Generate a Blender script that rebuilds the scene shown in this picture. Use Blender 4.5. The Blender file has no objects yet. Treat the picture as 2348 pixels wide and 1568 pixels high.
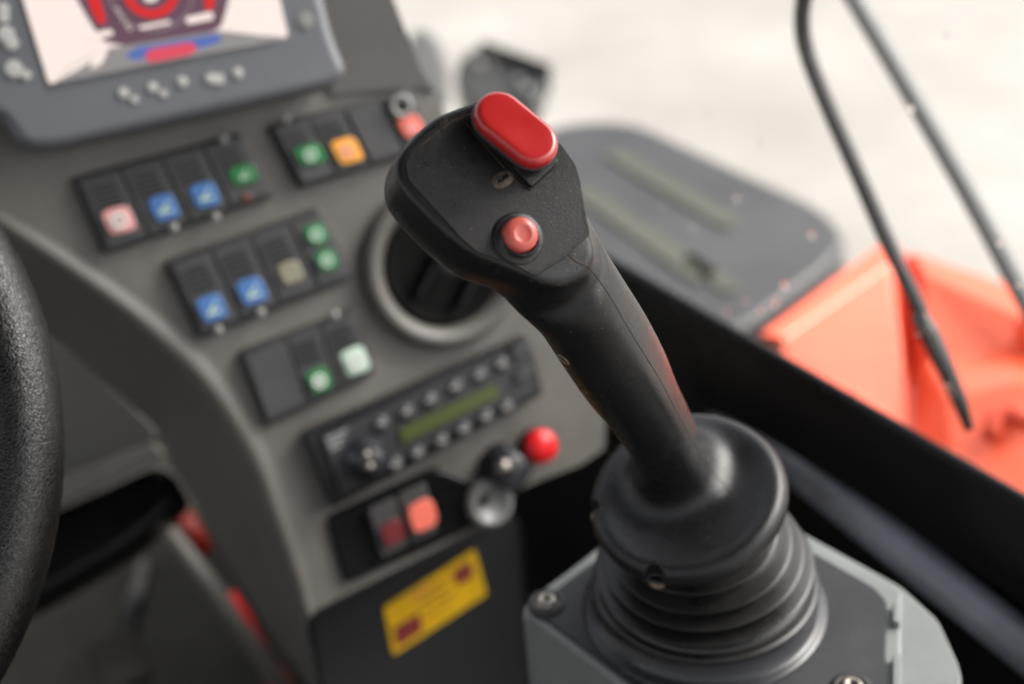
import bpy, bmesh, math, random
import numpy as np
from mathutils import Vector, Matrix
from mathutils.bvhtree import BVHTree

sc = bpy.context.scene
COL = sc.collection
random.seed(7)

# ------------------------------------------------------------------ camera
LENS = 50.0
FPX = LENS / 36.0 * 2347.0          # photo measured on a 2347 x 1568 grid
CX, CY = 1173.5, 784.0
PITCH, ROLL = math.radians(33), math.radians(5)
LOC = Vector((0, 0, 2.2))
F = Vector((0, math.cos(PITCH), -math.sin(PITCH)))
R0 = Vector((1, 0, 0)); U0 = Vector((0, math.sin(PITCH), math.cos(PITCH)))
R = R0 * math.cos(ROLL) - U0 * math.sin(ROLL)
U = U0 * math.cos(ROLL) + R0 * math.sin(ROLL)
cam = bpy.data.cameras.new('camera'); co = bpy.data.objects.new('camera', cam); COL.objects.link(co)
cam.lens = LENS; cam.sensor_width = 36; cam.clip_start = 0.02; cam.clip_end = 200
m = Matrix((( R.x, U.x, -F.x, LOC.x), (R.y, U.y, -F.y, LOC.y), (R.z, U.z, -F.z, LOC.z), (0, 0, 0, 1)))
co.matrix_world = m
cam.dof.use_dof = True; cam.dof.focus_distance = 0.472; cam.dof.aperture_fstop = 5.4; cam.dof.aperture_blades = 9
sc.camera = co

# ------------------------------------------------------------------ world, sun, exposure
w = bpy.data.worlds.new('World'); sc.world = w; w.use_nodes = True
nt = w.node_tree; nt.nodes.clear()
sky = nt.nodes.new('ShaderNodeTexSky'); sky.sky_type = 'NISHITA'; sky.sun_disc = False
SUN_EL, SUN_AZ = math.radians(42), math.radians(78)      # az clockwise from +Y
sky.sun_elevation = SUN_EL; sky.sun_rotation = SUN_AZ
sky.air_density = 1.0; sky.dust_density = 7.0; sky.ozone_density = 0.6
hs = nt.nodes.new('ShaderNodeHueSaturation'); hs.inputs['Saturation'].default_value = 0.28
bg = nt.nodes.new('ShaderNodeBackground'); bg.inputs['Strength'].default_value = 0.15
wo = nt.nodes.new('ShaderNodeOutputWorld')
nt.links.new(sky.outputs[0], hs.inputs['Color']); nt.links.new(hs.outputs[0], bg.inputs['Color']); nt.links.new(bg.outputs[0], wo.inputs['Surface'])
sl = bpy.data.lights.new('sun', 'SUN'); sl.energy = .5; sl.angle = math.radians(14); sl.color = (1, .955, .9)
so = bpy.data.objects.new('sun', sl); COL.objects.link(so)
sd = Vector((math.sin(SUN_AZ) * math.cos(SUN_EL), math.cos(SUN_AZ) * math.cos(SUN_EL), math.sin(SUN_EL)))
so.rotation_euler = sd.to_track_quat('Z', 'Y').to_euler(); so.location = sd * 20
sc.view_settings.view_transform = 'Standard'; sc.view_settings.look = 'None'
sc.view_settings.gamma = 1; sc.view_settings.use_curve_mapping = False
sc.view_settings.exposure = 1.3

# ------------------------------------------------------------------ materials
def mat(name, col, rough=.5, bump=0, bscale=400, metal=0, spec=.5, coat=0, emit=None, estr=1, mottle=0, mscale=20,
        dust=0, leather=False, dark=None, dcol=(.22, .16, .11)):
    m = bpy.data.materials.new(name); m.use_nodes = True
    t = m.node_tree; b = t.nodes['Principled BSDF']
    b.inputs['Base Color'].default_value = (*col, 1); b.inputs['Roughness'].default_value = rough
    b.inputs['Metallic'].default_value = metal; b.inputs['Specular IOR Level'].default_value = spec
    b.inputs['Coat Weight'].default_value = coat; b.inputs['Coat Roughness'].default_value = .15
    if emit: b.inputs['Emission Color'].default_value = (*emit, 1); b.inputs['Emission Strength'].default_value = estr
    tc = t.nodes.new('ShaderNodeTexCoord'); src = tc.outputs['Object']
    L = t.links.new
    cur = None
    if mottle:
        n = t.nodes.new('ShaderNodeTexNoise'); n.inputs['Scale'].default_value = mscale; n.inputs['Detail'].default_value = 6; n.inputs['Roughness'].default_value = .62
        L(src, n.inputs['Vector'])
        r = t.nodes.new('ShaderNodeValToRGB'); r.color_ramp.elements[0].position = .3; r.color_ramp.elements[1].position = .7
        a = [c * (1 - mottle) for c in col]; c2 = [min(1, c * (1 + mottle)) for c in col]
        if dark: a = dark
        r.color_ramp.elements[0].color = (*a, 1); r.color_ramp.elements[1].color = (*c2, 1)
        L(n.outputs['Fac'], r.inputs['Fac']); L(r.outputs['Color'], b.inputs['Base Color']); cur = r.outputs['Color']
        mr = t.nodes.new('ShaderNodeMapRange'); mr.inputs['To Min'].default_value = max(0.03, rough - .08); mr.inputs['To Max'].default_value = min(1, rough + .08)
        mr.inputs['From Min'].default_value = .3; mr.inputs['From Max'].default_value = .7
        L(n.outputs['Fac'], mr.inputs['Value']); L(mr.outputs[0], b.inputs['Roughness'])
    if dust:
        v = t.nodes.new('ShaderNodeTexVoronoi'); v.inputs['Scale'].default_value = 700; v.inputs['Randomness'].default_value = 1
        L(src, v.inputs['Vector'])
        n2 = t.nodes.new('ShaderNodeTexNoise'); n2.inputs['Scale'].default_value = 45; n2.inputs['Detail'].default_value = 4
        L(src, n2.inputs['Vector'])
        n3 = t.nodes.new('ShaderNodeSeparateColor'); L(v.outputs['Color'], n3.inputs[0])
        lt = t.nodes.new('ShaderNodeMath'); lt.operation = 'LESS_THAN'; lt.inputs[1].default_value = .17
        L(v.outputs['Distance'], lt.inputs[0])
        gt = t.nodes.new('ShaderNodeMath'); gt.operation = 'GREATER_THAN'; gt.inputs[1].default_value = 1 - dust
        L(n3.outputs[0], gt.inputs[0])
        mu = t.nodes.new('ShaderNodeMath'); mu.operation = 'MULTIPLY'; L(lt.outputs[0], mu.inputs[0]); L(gt.outputs[0], mu.inputs[1])
        mu2 = t.nodes.new('ShaderNodeMath'); mu2.operation = 'MULTIPLY'; L(mu.outputs[0], mu2.inputs[0]); L(n2.outputs['Fac'], mu2.inputs[1])
        mx = t.nodes.new('ShaderNodeMix'); mx.data_type = 'RGBA'
        L(mu2.outputs[0], mx.inputs['Factor']); mx.inputs['B'].default_value = (*dcol, 1)
        if cur: L(cur, mx.inputs['A'])
        else: mx.inputs['A'].default_value = (*col, 1)
        L(mx.outputs['Result'], b.inputs['Base Color'])
    if bump:
        bp = t.nodes.new('ShaderNodeBump'); bp.inputs['Strength'].default_value = bump
        if leather:
            v = t.nodes.new('ShaderNodeTexVoronoi'); v.feature = 'DISTANCE_TO_EDGE'; v.inputs['Scale'].default_value = bscale
            dn = t.nodes.new('ShaderNodeTexNoise'); dn.inputs['Scale'].default_value = bscale * .4; dn.inputs['Detail'].default_value = 3
            L(src, dn.inputs['Vector'])
            vm = t.nodes.new('ShaderNodeMix'); vm.data_type = 'VECTOR'; vm.inputs['Factor'].default_value = .004
            L(src, vm.inputs['A']); L(dn.outputs['Color'], vm.inputs['B'])
            L(vm.outputs['Result'], v.inputs['Vector'])
            pw = t.nodes.new('ShaderNodeMath'); pw.operation = 'POWER'; pw.inputs[1].default_value = .5
            L(v.outputs['Distance'], pw.inputs[0]); L(pw.outputs[0], bp.inputs['Height']); bp.inputs['Distance'].default_value = .0005
        else:
            n = t.nodes.new('ShaderNodeTexNoise'); n.inputs['Scale'].default_value = bscale; n.inputs['Detail'].default_value = 3
            L(src, n.inputs['Vector']); L(n.outputs['Fac'], bp.inputs['Height']); bp.inputs['Distance'].default_value = .0006
        L(bp.outputs['Normal'], b.inputs['Normal'])
    return m

M = dict(
    grip=mat('grip_plastic', (.0085, .0085, .0095), .27, spec=.45, bump=.3, bscale=2300, mottle=.35, mscale=30, dust=.07),
    plate=mat('plate_plastic', (.0085, .0085, .0095), .33, spec=.38, bump=.3, bscale=2600, mottle=.3, mscale=45, dust=.08),
    seam=mat('seam_dirt', (.012, .009, .007), .9, mottle=.9, mscale=300, dark=(.004, .004, .004)),
    seamd=mat('seam_brown', (.07, .042, .024), .95, mottle=.6, mscale=900, dark=(.012, .009, .007)),
    void=mat('vent_shade_black', (.0035, .0035, .0035), .8, spec=.1),
    rubber=mat('bellows_rubber', (.013, .0125, .012), .33, spec=.5, bump=.15, bscale=1500, mottle=.35, mscale=35, dust=.1),
    boot=mat('boot_rubber', (.015, .015, .016), .5, bump=.6, bscale=1600, dust=.25),
    red=mat('red_cap', (.43, .016, .017), .2, coat=.4, mottle=.08, mscale=60),
    coral=mat('coral_cap', (.52, .095, .075), .3, mottle=.06, mscale=90),
    well=mat('well_plastic', (.012, .012, .013), .42, bump=.3, bscale=1500, dust=.2),
    housing=mat('housing_grey', (.185, .198, .19), .48, bump=.25, bscale=900, mottle=.12, mscale=25, dust=.1),
    cover=mat('cover_plate', (.028, .029, .032), .55, spec=.35, bump=.2, bscale=900, mottle=.4, mscale=22, dust=.25),
    metal=mat('screw_steel', (.26, .235, .21), .42, metal=1, mottle=.3, mscale=300),
    brass=mat('dusty_screw', (.20, .145, .10), .7, mottle=.5, mscale=400),
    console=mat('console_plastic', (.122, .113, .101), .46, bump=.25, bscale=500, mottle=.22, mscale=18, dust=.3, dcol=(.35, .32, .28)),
    cup=mat('console_upper', (.062, .059, .055), .5, mottle=.15, mscale=12),
    consoleD=mat('console_dark', (.013, .013, .0135), .5, spec=.3, bump=.2, bscale=500, mottle=.15, mscale=15),
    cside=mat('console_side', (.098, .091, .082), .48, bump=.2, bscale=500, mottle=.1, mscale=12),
    bezel=mat('bezel_grey', (.125, .131, .145), .42, bump=.1, bscale=500, mottle=.06, mscale=12),
    bank=mat('bank_black', (.028, .027, .029), .45, bump=.1, bscale=500, mottle=.2, mscale=30),
    rocker=mat('rocker_black', (.05, .049, .05), .36, bump=.1, bscale=500, mottle=.2, mscale=30),
    ridge=mat('rocker_ridge', (.007, .007, .007), .6),
    black=mat('black_paint', (.004, .004, .0045), .30, spec=.22, mottle=.3, mscale=8),
    blackg=mat('black_gloss', (.02, .021, .025), .25, mottle=.3, mscale=8),
    blue=mat('lens_blue', (.055, .155, .40), .35), green=mat('lens_green', (.012, .17, .045), .35),
    sym=mat('symbol_grey', (.42, .42, .41), .4),
    white=mat('lens_white', (.75, .75, .72), .4), amber=mat('lens_amber', (.85, .36, .03), .4),
    pink=mat('lens_pink', (.72, .34, .34), .35), cream=mat('lens_cream', (.22, .21, .15), .4),
    salmon=mat('lens_salmon', (.75, .16, .11), .35), maroon=mat('lens_maroon', (.13, .015, .02), .4),
    mint=mat('lens_mint', (.45, .58, .48), .35), dimor=mat('lens_dim_orange', (.15, .05, .02), .4),
    knobred=mat('knob_red', (.65, .008, .012), .3), knobg=mat('knob_grey', (.22, .22, .215), .35),
    lcd=mat('lcd_green', (.06, .075, .018), .35), radio=mat('radio_black', (.010, .010, .012), .3, mottle=.3, mscale=30),
    rbtn=mat('radio_button', (.035, .035, .038), .3), text=mat('print_grey', (.3, .3, .3), .5),
    yellow=mat('sticker_yellow', (.86, .50, .004), .5, spec=.2, mottle=.15, mscale=60), dred=mat('sticker_red', (.22, .012, .006), .5),
    leather=mat('wheel_leather', (.007, .0068, .0068), .2, bump=.42, bscale=720, leather=True, mottle=.25, mscale=50),
    orange=mat('orange_paint', (.88, .135, .06), .38, bump=.15, bscale=60, coat=.5, mottle=.04, mscale=10),
    oredge=mat('orange_dark', (.62, .07, .03), .4),
    slab=mat('grey_slab', (.045, .045, .047), .5, mottle=.35, mscale=5), stripe=mat('stripe_olive', (.072, .073, .055), .5),
    slabl=mat('slab_edge', (.12, .12, .118), .4), lamp=mat('lamp_black', (.03, .032, .032), .4, mottle=.3, mscale=12),
    rod=mat('rod_grey', (.12, .125, .122), .5), wiper=mat('wiper_black', (.012, .012, .012), .4),
    rail=mat('rail_sky_sheen', (.15, .16, .19), .28, spec=.8, dark=(.03, .032, .04), mottle=.7, mscale=6),
    floor=mat('floor_mat', (.030, .028, .023), .9, spec=.15, bump=.4, bscale=60, mottle=.5, mscale=8),
    shade_roof=mat('shade_lining', (.10, .098, .095), .8, bump=.2, bscale=200),
    ground=mat('pale_concrete', (.34, .323, .298), .9, bump=.5, bscale=6, mottle=.2, mscale=.8, dark=(.27, .248, .22)),
    s_bg=mat('screen_white', (.1, .1, .1), .3, emit=(1, .84, .77), estr=.36),
    s_dark=mat('screen_dark', (.02, .02, .03), .3, emit=(.16, .07, .10), estr=.32),
    s_grey=mat('screen_grey', (.05, .05, .05), .3, emit=(.30, .28, .28), estr=.32),
    s_red=mat('screen_red', (.05, .0, .0), .3, emit=(.85, .03, .03), estr=.33),
    s_blue=mat('screen_blue', (.0, .0, .05), .3, emit=(.12, .20, .50), estr=.33),
    s_mag=mat('screen_magenta', (.05, .0, .02), .3, emit=(.85, .10, .13), estr=.33),
)
g = bpy.data.materials.new('window_glass'); g.use_nodes = True
t = g.node_tree; t.nodes.clear()
o_ = t.nodes.new('ShaderNodeOutputMaterial'); mx = t.nodes.new('ShaderNodeMixShader'); fr = t.nodes.new('ShaderNodeFresnel'); fr.inputs[0].default_value = 1.35
tr = t.nodes.new('ShaderNodeBsdfTransparent'); tr.inputs[0].default_value = (.96, .97, .965, 1); gl = t.nodes.new('ShaderNodeBsdfGlossy'); gl.inputs['Roughness'].default_value = .02
t.links.new(fr.outputs[0], mx.inputs[0]); t.links.new(tr.outputs[0], mx.inputs[1]); t.links.new(gl.outputs[0], mx.inputs[2]); t.links.new(mx.outputs[0], o_.inputs[0])
M['glass'] = g
wd = bpy.data.materials.new('water'); wd.use_nodes = True
b = wd.node_tree.nodes['Principled BSDF']; b.inputs['Transmission Weight'].default_value = 1; b.inputs['IOR'].default_value = 1.33; b.inputs['Roughness'].default_value = .02
M['water'] = wd

# ------------------------------------------------------------------ helpers
def cw(v): return LOC + R * v[0] + U * v[1] + F * v[2]
def cdir(v): return (R * v[0] + U * v[1] + F * v[2]).normalized()
def ray(x, y): return R * ((x - CX) / FPX) + U * ((CY - y) / FPX) + F
def px(x, y, d): return LOC + ray(x, y) * d
Z = Vector((0, 0, 1))

class Plane:
    def __init__(s, O, n):
        s.O = O; s.n = n.normalized()
        s.e1 = (R - s.n * R.dot(s.n)).normalized(); s.e2 = s.n.cross(s.e1)
        if s.e2.dot(U) < 0: s.e2 = -s.e2
    def at(s, x, y, off=0):
        r = ray(x, y); O = s.O + s.n * off
        return LOC + r * ((O - LOC).dot(s.n) / r.dot(s.n))
    def uv(s, p): d = p - s.O; return (d.dot(s.e1), d.dot(s.e2))
    def w(s, u, v, h=0): return s.O + s.e1 * u + s.e2 * v + s.n * h

def empty(name, loc, label, cat, group=None):
    o = bpy.data.objects.new(name, None); o.empty_display_size = .02; COL.objects.link(o)
    o.location = loc; o['label'] = label; o['category'] = cat
    if group: o['group'] = group
    return o
def tag(o, label, cat, group=None):
    o['label'] = label; o['category'] = cat
    if group: o['group'] = group
    return o
def base_of(o):
    p = Vector((0, 0, 0))
    while o: p += o.location; o = o.parent
    return p
def link(name, bm, material, parent=None, bevel=0, seg=3, smooth=False, label=None, origin=None):
    me = bpy.data.meshes.new(name)
    bmesh.ops.recalc_face_normals(bm, faces=bm.faces)
    if origin is None:
        c = Vector((0, 0, 0))
        for v in bm.verts: c += v.co
        origin = c / max(1, len(bm.verts))
    for v in bm.verts: v.co -= origin
    for f in bm.faces: f.smooth = smooth or bevel > 0
    bm.to_mesh(me); bm.free(); me.materials.append(material)
    o = bpy.data.objects.new(name, me); COL.objects.link(o)
    if parent: o.parent = parent; o.location = origin - base_of(parent)
    else: o.location = origin
    if bevel:
        b = o.modifiers.new('bevel', 'BEVEL'); b.width = bevel; b.segments = seg; b.limit_method = 'ANGLE'; b.angle_limit = math.radians(35)
        b.harden_normals = True
    if label: o['label'] = label
    return o
def rnd(pts, r, n=6):
    R_ = r if isinstance(r, (list, tuple)) else None
    """round the corners of a closed 2D polygon"""
    if R_ is None and r <= 0: return pts
    out = []; N = len(pts)
    for i in range(N):
        p = Vector(pts[i]); a = Vector(pts[i - 1]) - p; b = Vector(pts[(i + 1) % N]) - p
        rr = R_[i] if R_ else r
        k = min(rr, a.length * .48, b.length * .48)
        A = p + a.normalized() * k; B = p + b.normalized() * k
        for j in range(n + 1):
            t = j / n; out.append(tuple(A * (1 - t) ** 2 + p * 2 * t * (1 - t) + B * t ** 2))
    return out
def add_prism(bm, pl, uvs, h0, h1):
    bot = [bm.verts.new(pl.w(u, v, h0)) for u, v in uvs]; top = [bm.verts.new(pl.w(u, v, h1)) for u, v in uvs]
    bm.faces.new(top); bm.faces.new(bot[::-1]); n = len(uvs)
    for i in range(n): bm.faces.new((bot[i], bot[(i + 1) % n], top[(i + 1) % n], top[i]))
def pxuv(pl, pts, off=0):
    out = []
    for x, y in pts:
        p = pl.at(x, y, off); out.append(pl.uv(p))
    return out
def prism(name, pl, pts, h0, h1, material, parent=None, r=0, bevel=0, **k):
    bm = bmesh.new(); add_prism(bm, pl, rnd(pxuv(pl, pts, h1), r), h0, h1)
    return link(name, bm, material, parent, bevel, **k)
def add_lathe(bm, c, ax, prof, seg=48):
    ax = ax.normalized(); s = ax.orthogonal().normalized(); q = ax.cross(s); rings = []
    for r, h in prof:
        if r < 1e-6: rings.append([bm.verts.new(c + ax * h)])
        else: rings.append([bm.verts.new(c + ax * h + (s * math.cos(a) + q * math.sin(a)) * r) for a in [2 * math.pi * i / seg for i in range(seg)]])
    for A, B in zip(rings, rings[1:]):
        for i in range(seg):
            j = (i + 1) % seg
            if len(A) == 1 and len(B) == 1: continue
            if len(A) == 1: bm.faces.new((A[0], B[j], B[i]))
            elif len(B) == 1: bm.faces.new((A[i], A[j], B[0]))
            else: bm.faces.new((A[i], A[j], B[j], B[i]))
def lathe(name, c, ax, prof, material, parent=None, seg=48, smooth=True, **k):
    bm = bmesh.new(); add_lathe(bm, c, ax, prof, seg); return link(name, bm, material, parent, smooth=smooth, **k)
def add_tube(bm, pts, rad, seg=10, flat=1.0, up=None):
    n = len(pts); rings = []
    for i, p in enumerate(pts):
        t = (pts[min(n - 1, i + 1)] - pts[max(0, i - 1)]).normalized()
        ref = up if up else (Z if abs(t.z) < .9 else Vector((1, 0, 0)))
        s = t.cross(ref).normalized(); q = s.cross(t)
        rr = rad[i] if isinstance(rad, (list, tuple)) else rad
        rings.append([bm.verts.new(p + s * math.cos(a) * rr + q * math.sin(a) * rr * flat) for a in [2 * math.pi * k / seg for k in range(seg)]])
    for A, B in zip(rings, rings[1:]):
        for i in range(seg): bm.faces.new((A[i], A[(i + 1) % seg], B[(i + 1) % seg], B[i]))
    bm.faces.new(rings[0]); bm.faces.new(rings[-1][::-1])
def tube(name, pts, rad, material, parent=None, seg=10, **k):
    bm = bmesh.new(); add_tube(bm, pts, rad, seg); return link(name, bm, material, parent, smooth=True, **k)
def crom(pts, n=8):
    """Catmull-Rom through points (tuples of any dimension)"""
    P = [np.array(p, float) for p in pts]; P = [2 * P[0] - P[1]] + P + [2 * P[-1] - P[-2]]; out = []
    for i in range(1, len(P) - 2):
        for j in range(n):
            t = j / n
            out.append(.5 * ((2 * P[i]) + (-P[i - 1] + P[i + 1]) * t + (2 * P[i - 1] - 5 * P[i] + 4 * P[i + 1] - P[i + 2]) * t * t + (-P[i - 1] + 3 * P[i] - 3 * P[i + 1] + P[i + 2]) * t ** 3))
    out.append(P[-2]); return out
def loft(name, lines, material, parent=None, closed=False, **k):
    bm = bmesh.new(); V = [[bm.verts.new(p) for p in l] for l in lines]
    for A, B in zip(V, V[1:]):
        for i in range(len(A) - 1): bm.faces.new((A[i], A[i + 1], B[i + 1], B[i]))
    return link(name, bm, material, parent, smooth=True, **k)
def box(bm, c, ax, half):
    vs = [bm.verts.new(c + ax[0] * half[0] * a + ax[1] * half[1] * b + ax[2] * half[2] * d) for a in (-1, 1) for b in (-1, 1) for d in (-1, 1)]
    for f in ((0, 1, 3, 2), (4, 6, 7, 5), (0, 4, 5, 1), (2, 3, 7, 6), (0, 2, 6, 4), (1, 5, 7, 3)): bm.faces.new([vs[i] for i in f])

# ================================================================== SETTING
gm = bmesh.new(); s_ = 60
gv = [gm.verts.new((x, y, 0)) for x, y in ((-s_, -s_), (s_, -s_), (s_, s_), (-s_, s_))]; gm.faces.new(gv)
go = link('ground', gm, M['ground']); go['kind'] = 'structure'

# cab shell; overhead slab and low walls are unseen, added to shape the light
cab = empty('tractor_cab', Vector((.1, .3, 1.12)), 'tractor cab shell with dark floor mat, black painted sill wall plus overhead slab and low walls added out of view for shade', 'cab')
bm = bmesh.new(); box(bm, Vector((-.25, .35, 1.1)), (Vector((1, 0, 0)), Vector((0, 1, 0)), Z), (.95, 1.15, .02)); link('floor', bm, M['floor'], cab)
bm = bmesh.new(); box(bm, Vector((-.2, -.10, 2.76)), (Vector((1, 0, 0)), Vector((0, 1, 0)), Z), (1.08, .92, .03)); link('shade_roof', bm, M['shade_roof'], cab, bevel=.02)
bm = bmesh.new(); box(bm, Vector((-.35, -.92, 1.35)), (Vector((1, 0, 0)), Vector((0, 1, 0)), Z), (.9, .02, .23)); link('rear_shade_wall', bm, M['consoleD'], cab)

bm = bmesh.new(); box(bm, Vector((-1.22, .3, 1.34)), (Vector((1, 0, 0)), Vector((0, 1, 0)), Z), (.02, 1.2, .22)); link('left_shade_wall', bm, M['consoleD'], cab)
SA, SB = px(1400, 598, 1.0), px(2347, 1148, .72)
SB.z = SA.z = (SA.z + SB.z) / 2
SA = Plane(SA, Z).at(1400, 598); SB = Plane(SA, Z).at(2347, 1148)
sdirn = (SB - SA).normalized(); S0 = SA - sdirn * .62; S1 = SB + sdirn * .35
outn = sdirn.cross(Z).normalized()
if outn.dot(F) < 0: outn = -outn
prof = [(.03, -.09), (.024, -.03), (.012, -.006), (.006, -.001), (.002, -.001), (0, -.004), (0, -.10), (-.006, -.112), (-.006, -.40), (-.03, -.55), (-.03, -.62)]
loft('sill_wall', [[p + outn * a + Z * b for p in [S0.lerp(S1, i / 24) for i in range(25)]] for a, b in prof], M['black'], cab)
# rounded black rail inside the sill; its sky reflection is painted in grey-blue patches
q0, q1 = px(1560, 858, .99), px(2420, 1540, .74); dq = (q1 - q0)
rail = tube('grab_rail', [q0 + dq * (i / 20) for i in range(21)], .0125, M['rail'], cab, seg=24)

WP = Plane(SA + outn * .02, -outn)
bm = bmesh.new(); a, b_ = S0 + outn * .022 - Z * .01, S1 + outn * .022 - Z * .01
for off in (0, .005):
    pass
vs = [a, b_, b_ + Z * .9, a + Z * .9]; v1 = [bm.verts.new(p) for p in vs]; bm.faces.new(v1)
glass = tag(link('window_pane', bm, M['glass']), 'clear side window pane above the black sill with a few water drops', 'window')
drop_px = [(1668, 716), (1712, 690), (1778, 700), (1783, 688), (1862, 540), (1745, 712), (2104, 766), (2175, 884), (2186, 902), (2128, 722), (2335, 655), (1520, 470),
           (1690, 455), (1800, 655), (1590, 520), (2290, 560), (2090, 250), (1740, 330), (1620, 260), (2170, 80), (1958, 905), (1885, 690)]
for i, (x, y) in enumerate(drop_px):
    r = random.uniform(.0012, .0026)
    c = WP.at(x, y, .002)
    bm = bmesh.new(); add_lathe(bm, c, -outn, [(r, 0), (r * .93, r * .25), (r * .7, r * .5), (r * .35, r * .65), (0, r * .7)], 12)
    tag(link('water_drop', bm, M['water'], smooth=True), 'tiny clear water drop clinging to the side window', 'water drop', 'water drops on the side window')

# ================================================================== OUTSIDE
def zp(x, y, z): return Plane(Vector((0, 0, z)), Z).at(x, y)
# orange bonnet
bon = empty('bonnet', zp(2050, 800, 1.3), 'bright orange tractor bonnet with pale lit edges beyond the black sill', 'bonnet')
def quadstrip(name, rows, material, parent, bevel=0, thick=.012):
    bm = bmesh.new(); V = [[bm.verts.new(p) for p in r] for r in rows]
    for A, B in zip(V, V[1:]):
        for i in range(len(A) - 1): bm.faces.new((A[i], A[i + 1], B[i + 1], B[i]))
    o = link(name, bm, material, parent, smooth=False)
    s = o.modifiers.new('solid', 'SOLIDIFY'); s.thickness = thick; s.offset = -1
    if bevel:
        b = o.modifiers.new('bevel', 'BEVEL'); b.width = bevel; b.segments = 4; b.limit_method = 'ANGLE'; b.angle_limit = math.radians(12); b.harden_normals = True
    for p in o.data.polygons: p.use_smooth = True
    return o
quadstrip('left_panel', [[zp(1690, 805, 1.44), zp(1742, 765, 1.50), zp(2028, 552, 1.50), zp(2062, 560, 1.47)],
                         [zp(1740, 850, 1.44), zp(1795, 775, 1.50), zp(2040, 604, 1.50), zp(2086, 622, 1.46)],
                         [zp(1750, 1020, 1.38), zp(1800, 1000, 1.41), zp(2090, 1010, 1.42), zp(2108, 1010, 1.39)],
                         [zp(1750, 1300, 1.36), zp(1800, 1300, 1.40), zp(2095, 1300, 1.40), zp(2112, 1300, 1.36)]], M['orange'], bon, .012)
quadstrip('right_panel', [[zp(2085, 588, 1.45), zp(2118, 584, 1.49), zp(2347, 690, 1.49), zp(2520, 775, 1.49)],
                          [zp(2098, 640, 1.44), zp(2135, 645, 1.49), zp(2347, 748, 1.49), zp(2520, 835, 1.49)],
                          [zp(2116, 850, 1.42), zp(2150, 855, 1.455), zp(2330, 812, 1.455), zp(2520, 930, 1.455)],
                          [zp(2118, 1000, 1.42), zp(2190, 935, 1.45), zp(2347, 900, 1.475), zp(2520, 1020, 1.475)],
                          [zp(2118, 1350, 1.32), zp(2220, 1350, 1.40), zp(2400, 1350, 1.42), zp(2520, 1350, 1.42)]], M['orange'], bon, .012)
quadstrip('crease_shadow', [[zp(2060, 590, 1.40), zp(2125, 600, 1.40)], [zp(2098, 1010, 1.25), zp(2140, 1010, 1.25)], [zp(2098, 1300, 1.05), zp(2140, 1300, 1.05)]], M['oredge'], bon)  # darker orange strip paints the shadow line along the crease
bm = bmesh.new(); add_tube(bm, [zp(2272, 1000, 1.47), zp(2280, 955, 1.475), zp(2312, 942, 1.48), zp(2420, 985, 1.475)], .008, 10)
link('recess_lip', bm, M['oredge'], bon, smooth=True)

# grey slab cover with olive stripes
GPn = Plane(Vector((0, 0, 1.34)), Z)
slab = empty('engine_cover', GPn.at(1600, 520), 'dark grey rounded cover with two faint olive stripes outside the window', 'cover')
prism('cover_panel', GPn, [(1180, 350), (1262, 282), (1440, 270), (1895, 478), (1945, 545), (1902, 602), (1640, 800), (1250, 620)], -.035, 0, M['slab'], slab, r=.09, bevel=.012)
prism('cover_skirt', GPn, [(1300, 640), (1690, 735), (1925, 565), (1945, 590), (1730, 770), (1640, 850), (1290, 700)], -.09, -.037, M['slabl'], slab, r=.02, bevel=.01)
for q in ([(1378, 352), (1420, 338), (1700, 500), (1665, 525)], [(1310, 440), (1350, 425), (1650, 625), (1600, 650)], [(1560, 590), (1590, 578), (1700, 660), (1660, 670)]):
    prism('decal_stripe', GPn, q, -.004, .004, M['stripe'], slab, r=.03)

# work lamp
lc = px(1148, 170, 2.2)
wl = empty('work_lamp', lc - Z * .12, 'black square work lamp on a bracket, blurred behind the joystick head', 'lamp')
LP = Plane(lc, (-F + Z * .6).normalized())
prism('lamp_housing', LP, [(1050, 130), (1110, 92), (1262, 148), (1238, 232), (1180, 250), (1062, 232), (1040, 180)], -.07, 0, M['lamp'], wl, r=.02, bevel=.01)
prism('lamp_rim', LP, [(1105, 90), (1265, 148), (1258, 170), (1098, 112)], -.05, .012, M['black'], wl, r=.005, bevel=.004)
for x, y in ((1098, 150), (1206, 205), (1230, 238), (1188, 185)):
    lathe('lamp_bolt', LP.at(x, y, .002), LP.n, [(.007, 0), (.007, .004), (0, .007)], M['knobg'], wl, 16)
tube('lamp_bracket', [lc - Z * .02, lc - Z * .3, lc - Z * .6 + R * .1], .018, M['lamp'], wl)
# pale bollard-like block beside it
pb = tag(prism('mirror_back', Plane(px(985, 120, 2.1), -F), [(940, 60), (1000, 70), (1030, 150), (1025, 240), (985, 240), (935, 150)], -.05, 0, M['slabl'], r=.03, bevel=.012),
         'small pale grey rounded casing outside, left of the work lamp', 'casing')

# wiper and rod
wp = empty('wiper', WP.at(1980, 400, -.035), 'black bent wiper arm with blade lying outside the side window', 'wiper')
arm = crom([(1858, -60), (1842, 0), (1838, 60), (1852, 130), (1900, 250), (1960, 385), (2030, 545), (2085, 660), (2122, 740)], 6)
tube('wiper_arm', [WP.at(p[0], p[1], -.035) for p in arm], .0047, M['wiper'], wp)
bl = [(2104, 715), (2130, 765), (2170, 850), (2200, 920), (2222, 985)]
tube('wiper_blade', [WP.at(p[0], p[1], -.028) for p in bl], [.0042, .0062, .0052, .0046, .003], M['wiper'], wp)
rd = [(1925, -56), (2075, 195), (2225, 455), (2350, 690), (2440, 860)]
tag(tube('washer_rod', [WP.at(p[0], p[1], -.16) for p in crom(rd, 4)], .0062, M['rod']), 'straight grey rod crossing outside the window, right of the wiper arm', 'rod')

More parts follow.
